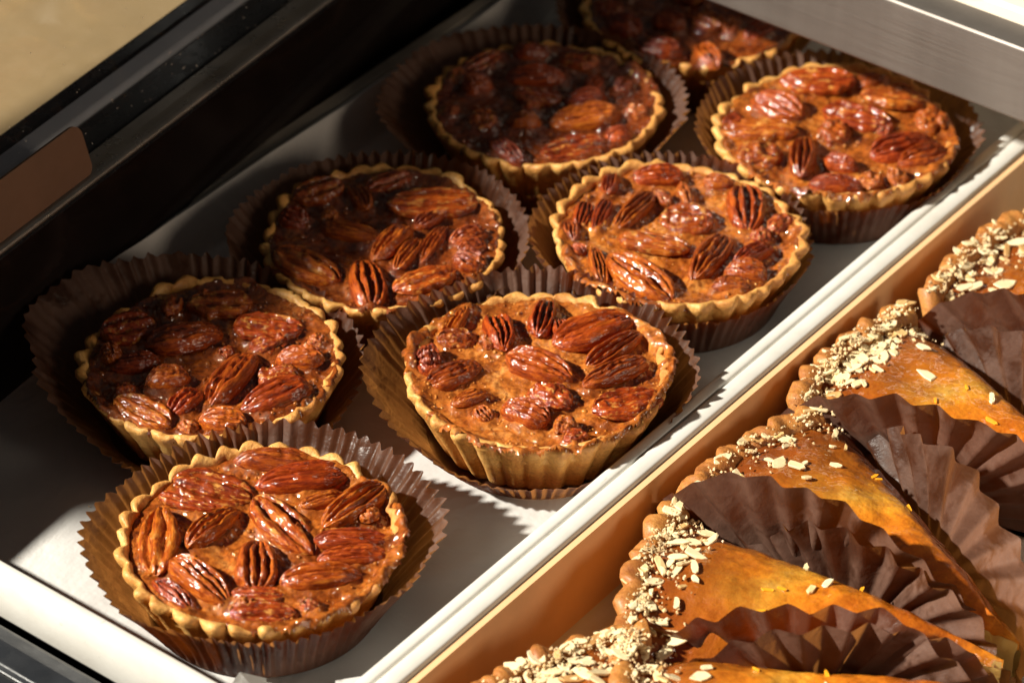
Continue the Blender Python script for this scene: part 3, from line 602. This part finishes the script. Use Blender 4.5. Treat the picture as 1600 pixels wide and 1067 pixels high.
def slice_(idx, T, axis_deg, label, zt=.0128, tilt=(0, 0), nfl=55, dense=1.0, hw=HW):
    root = tag(empty('almond_tart_slice', (T[0], T[1], zt)), label, 'tart slice', 'almond tart slices in the right tray')
    root.rotation_euler = (R(tilt[0]), R(tilt[1]), R(axis_deg))
    sd = idx*71+5; r0 = np.random.default_rng(sd)
    def topz(r_, p_):
        return .0010*fbm(r_*60*np.cos(p_), r_*60*np.sin(p_), 0, sd, 4) + .0014*np.clip((.035-r_)/.035, 0, 1)*-2 + .0022*np.clip((r_-.114)/.012, 0, 1) - .0042*np.exp(-((np.abs(p_)-hw)*r_/.0052)**2) + .0058*(1-(p_/hw)**2)*np.clip(r_/.05, 0, 1)*np.clip((.128-r_)/.02, 0, 1) + .0016*fbm(r_*22*np.cos(p_), r_*22*np.sin(p_), 0, sd+3, 2)
    # crust shell: arc wall with flutes + base
    na = 150; p = np.linspace(-hw, hw, na); fl = np.abs(np.sin(p*(RS/.0068)*math.pi/2+idx))**.7
    prof = [(.1185, -.0300, 0), (RS-.010, -.0300, .3), (RS-.008, -.026, .8), (RS-.005, -.012, 1), (RS-.002, -.002, 1), (RS-.0005, .0030, 1.1), (RS-.001, .0050, 1), (RS-.0035, .0062, .6), (RS-.0065, .0058, .25), (RS-.0090, .0030, .1), (RS-.0100, -.004, 0), (.1185, -.0240, 0)]
    rows = []
    for r_, z_, a in prof:
        t = np.clip((z_+.03)/.036, 0, 1)
        rr = r_+a*.0030*(fl-.5)+.0010*t*fbm(p*22, p*0, z_*120, sd, 3); zz = z_+t*t*(.0014*fbm(p*16, p*0+2, 0, sd+2, 3)+.0012*(fl-.5)*a)
        rows.append(np.stack([rr*np.cos(p), rr*np.sin(p), zz], -1))
    V = np.concatenate(rows); n_ = len(prof); F = grid_faces(n_, na)
    F += [tuple(i*na for i in range(n_)), tuple(i*na+na-1 for i in range(n_))[::-1]]
    mesh_obj('crust', V, F, M['slice_crust'], root)
    bz = -.030
    q = 24; pp = np.linspace(-hw, hw, q); V = [(0, 0, bz), (0, 0, bz+.005)]+[(.122*math.cos(a), .122*math.sin(a), z) for z in (bz, bz+.005) for a in pp]
    F = [(0, 2+i+1, 2+i) for i in range(q-1)]+[(1, 2+q+i, 2+q+i+1) for i in range(q-1)]+[(2+i, 2+i+1, 2+q+i+1, 2+q+i) for i in range(q-1)]+[(0, 2, 2+q, 1), (0, 1, 2+2*q-1, 2+q-1)]
    mesh_obj('base_crust', V, F, M['slice_crust'], root)
    # custard body sides
    nr = 60; rl = np.linspace(.001, .1245, nr); rows = []
    nz = 9; zz = np.linspace(0, 1, nz)
    Vs = []; Fs = []
    for sgn in (-1, 1):
        off = len(Vs); P = []
        for j, zf in enumerate(zz):
            zt_ = topz(rl, sgn*hw+0*rl)-.0004
            z = bz+.005+(zt_-(bz+.005))*zf; bul = .0010*fbm(rl*90, zf*2.2+0*rl, idx, sd+9, 3)+.0006*math.sin(zf*math.pi)
            x = rl*math.cos(hw); y = sgn*(rl*math.sin(hw)+bul)
            P.append(np.stack([x, y, z], -1))
        Vs += list(np.concatenate(P)); f = grid_faces(nz, nr, False, off); Fs += f if sgn < 0 else [t[::-1] for t in f]
    mesh_obj('custard', Vs, Fs, M['custard'], root)
    # browned top
    nr, npz = 110, 60; rl = np.linspace(.0005, .1265, nr)[:, None]; pl = np.linspace(-1, 1, npz)[None, :]
    pl = np.sign(pl)*np.abs(pl)**.8*hw*(1+.004/np.maximum(rl, .02)*.35)
    ed = np.abs(pl)/hw; z = topz(rl, pl) + .0003
    z = z - np.clip(ed-.99, 0, .02)/.02*.0035
    V = np.stack([rl*np.cos(pl), rl*np.sin(pl), z], -1).reshape(-1, 3)
    top = mesh_obj('glazed_top', V, grid_faces(nr, npz), M['glaze'], root)
    # almonds
    nb = int(62*dense)
    for i in range(nb):
        o = bpy.data.objects.new('almond_flake', FM[int(r0.integers(12))]); COL.objects.link(o); o.parent = root
        rr = RS-.003-abs(r0.normal(0, .0110)); a = r0.uniform(-hw*.97, hw*.97); sz = r0.uniform(.0016, .0046)*(1 if i % 3 else .7)
        if i < 3: rr = r0.uniform(.06, .11); a = r0.uniform(-hw*.8, hw*.8)
        zt2 = float(topz(np.array(rr), np.array(a))); hz = zt2+.0012 if rr < RS-.010 else .0062-.35*abs(rr-(RS-.005))
        o.location = (rr*math.cos(a), rr*math.sin(a), hz-.0005+r0.uniform(0, .0012)*(i >= 5)); o.scale = (sz, sz*r0.uniform(.6, 1.0), .0026)
        o.rotation_euler = (R(r0.normal(0, 10)*(i >= 5)), R(r0.normal(0, 10)*(i >= 5)), r0.uniform(0, 6.3))
    for i in range(4):
        o = bpy.data.objects.new('orange_zest', ZM[i % 2]); COL.objects.link(o); o.parent = root
        rr = r0.uniform(.05, .095); a = r0.uniform(-hw*.8, hw*.8); sz = r0.uniform(.0015, .0028)
        o.location = (rr*math.cos(a), rr*math.sin(a), float(topz(np.array(rr), np.array(a)))+.0006); o.scale = (sz, sz*.6, .002); o.rotation_euler = (0, 0, r0.uniform(0, 6.3))
    V = []; F = []
    for i in range(int(300*dense)):
        rr = RS-.003-abs(r0.normal(0, .008)); a = r0.uniform(-hw, hw); sz = r0.uniform(.00025, .0010)
        c = np.array([rr*math.cos(a), rr*math.sin(a), (.0058 if rr > RS-.010 else float(topz(np.array(rr), np.array(a)))+.0008)+r0.uniform(0, .0012)]); b = len(V)
        pts = r0.normal(0, 1, (5, 3)); pts /= np.linalg.norm(pts, axis=1)[:, None]
        q6 = np.array([(1, 0, 0), (-1, 0, 0), (0, 1, 0), (0, -1, 0), (0, 0, 1), (0, 0, -1)], float)*r0.uniform(.5, 1.3, (6, 1)); th = r0.uniform(0, 6.3)
        q6 = q6 @ np.array([[math.cos(th), math.sin(th), 0], [-math.sin(th), math.cos(th), .3], [0, -.3, 1]])
        V += list(c+q6*sz); F += [tuple(b+x for x in t) for t in ((0, 2, 4), (2, 1, 4), (1, 3, 4), (3, 0, 4), (2, 0, 5), (1, 2, 5), (3, 1, 5), (0, 3, 5))]
    tag(mesh_obj('almond_crumbs', V, F, M['crumb'], root, smooth=False), kind='stuff')
    return root
def liner(idx, T, axis_deg, label, flaps, zt=.0128, hw=HW):
    """pleated paper folded up along both sides of a slice; flaps = (side, centre, half length, height, lean)"""
    V = []; F = []; sd = idx*91
    for (sg, c, Rx, Rz, lean, gap) in flaps:
        nps = 210; nr = 22; psi = np.linspace(R(-14), R(194), nps)[None, :]; rho = np.linspace(.12, 1, nr)[:, None]
        npl = 27; ph = psi*npl*1.0+.9*vnoise(psi*2.2, psi*0, 0, sd+sg)
        tri = 2/math.pi*np.arcsin(np.sin(ph)*.96)
        rim = 1+.035*vnoise(psi*3, psi*0, 0, sd+2)+.006*tri
        s_ = c+Rx*np.cos(psi)*rho*rim; h = -.030+Rz*np.sin(psi)*rho*rim
        h = np.maximum(h, -.0305)
        fold = np.clip((rho-.25)/.25, 0, 1)
        out = gap + (h+.030)*math.tan(R(lean)) + .0027*tri*rho*fold*(1+.3*vnoise(psi*5, psi*0, 0, sd+5)) + .0022*fbm(s_*22, h*22, sg, sd+7, 2)*rho + .004*np.clip(rho-.8, 0, 1)*vnoise(psi*2.6, psi*0, 0, sd+11)*4
        lx, ly = math.cos(sg*hw), math.sin(sg*hw); ox, oy = -math.sin(hw), sg*math.cos(hw)
        x = s_*lx+out*ox; y = s_*ly+out*oy; off = len(V)
        V += list(np.stack([x, y, h], -1).reshape(-1, 3)); F += grid_faces(nr, nps, False, off)
    off = len(V); V += [(-.004, 0, -.0312), (.105, -.034, -.0312), (.118, 0, -.0312), (.105, .034, -.0312)]; F.append((off, off+1, off+2, off+3))
    o = mesh_obj('paper_liner', V, F, M['paper']); o.location = (T[0], T[1], zt); o.rotation_euler = (0, 0, R(axis_deg))
    return tag(o, label, 'paper liner', 'pleated brown liners around the almond slices')
# side +1 is the slice's camera side, -1 its far side
SL = [
 (0, (.208, -.012), 229, 'almond tart slice cut by the bottom edge, in front of the lowest paper fan', (0, 0), 1.2),
 (1, (.199, .004), 203.5, 'golden almond tart slice with its whole top showing, between two paper fans', (0, 0), 1.25),
 (2, (.199, .0145), 170, 'almond tart slice in the middle, mostly hidden behind a pleated paper fan', (0, 0), .6),
 (3, (.195, .102), 179, 'almond tart slice thickly covered with almond flakes, second from the top', (0, 0), 1.5),
 (4, (.200, .184), 176, 'almond tart slice farthest up the right tray, cut by the right edge', (0, 0), 1.0)]
SL.append((5, (.203, -.150), 159.5, 'almond tart slice corner heaped with almonds, at the bottom edge beside the tan wall', (0, 0), 1.7))  # the wall is white; its tan panel stands for warm bounce light
SL = [(i, (T[0]+.0075, T[1]-.0092), a, lab, tl, dn) for i, T, a, lab, tl, dn in SL]
for i, T, a, lab, tl, dn in SL: slice_(i, T, a, lab, tilt=tl, dense=dn)
FL = {
 0: [(-1, 0.068, 0.071, .046, 10, .002)],
 1: [(1, 0.066, 0.069, .044, 6, .002), (-1, 0.058, 0.063, .048, 4, .0015)],
 2: [(1, 0.082, 0.069, .060, 2, .002), (-1, 0.062, 0.067, .052, 8, .002)],
 3: [(1, 0.076, 0.069, .054, 4, .002), (-1, 0.061, 0.065, .048, 10, .002)],
 4: [(1, 0.068, 0.069, .054, 6, .002), (-1, 0.061, 0.065, .046, 8, .002)],
 5: [(1, 0.066, 0.069, .040, 6, .002)]}
LL = ['brown paper liner behind the almond slice at the bottom edge', 'brown pleated liner folded around the golden slice with its whole top showing', 'tall pleated brown paper fan covering the middle almond slice', 'brown paper liner in front of the slice thickest with almonds', 'brown paper liner around the farthest almond slice, at the right edge', 'brown paper liner under the almond-heaped slice corner at the bottom edge']
for i, T, a, lab, tl, dn in SL: liner(i, T, a, LL[i], FL[i])
V = []; F = []
for i in range(46):                               # stray crumbs on the parchment
    x = rng.uniform(-.17, .045); y = rng.uniform(-.185, .26); z = .0022; sz = rng.choice([.00025, .0004, .0007], p=[.5, .35, .15]); b = len(V)
    q6 = np.array([(1, 0, 0), (-1, 0, 0), (0, 1, 0), (0, -1, 0), (0, 0, 1), (0, 0, -1)], float)*rng.uniform(.6, 1.3, (6, 1))*sz
    V += [tuple(p+np.array([x, y, z])) for p in q6]
    F += [tuple(b+k for k in t) for t in ((0, 2, 4), (2, 1, 4), (1, 3, 4), (3, 0, 4), (2, 0, 5), (1, 2, 5), (3, 1, 5), (0, 3, 5))]
tag(mesh_obj('crumbs', V, F, M['crumb'], smooth=False), 'tiny brown pastry crumbs scattered on the parchment between the tarts', 'crumbs', kind='stuff')
# crumbs in the groove of the front rail
V = []; F = []
for i in range(26):
    x = -.092+.105*i/26+rng.normal(0, .004); y = -.2425+rng.normal(0, .0012); z = .0055; sz = rng.uniform(.0003, .0008); b = len(V)
    V += [(x+sz, y, z), (x-sz, y+sz*.3, z), (x, y+sz, z), (x, y-sz, z+sz*.4), (x, y, z+sz), (x, y, z-sz)]
    F += [tuple(b+k for k in t) for t in ((0, 2, 4), (2, 1, 4), (1, 3, 4), (3, 0, 4), (2, 0, 5), (1, 2, 5), (3, 1, 5), (0, 3, 5))]
tag(mesh_obj('crumbs', V, F, M['almond'], smooth=False), 'row of tiny pale crumbs in the groove of the black front rail', 'crumbs', kind='stuff')
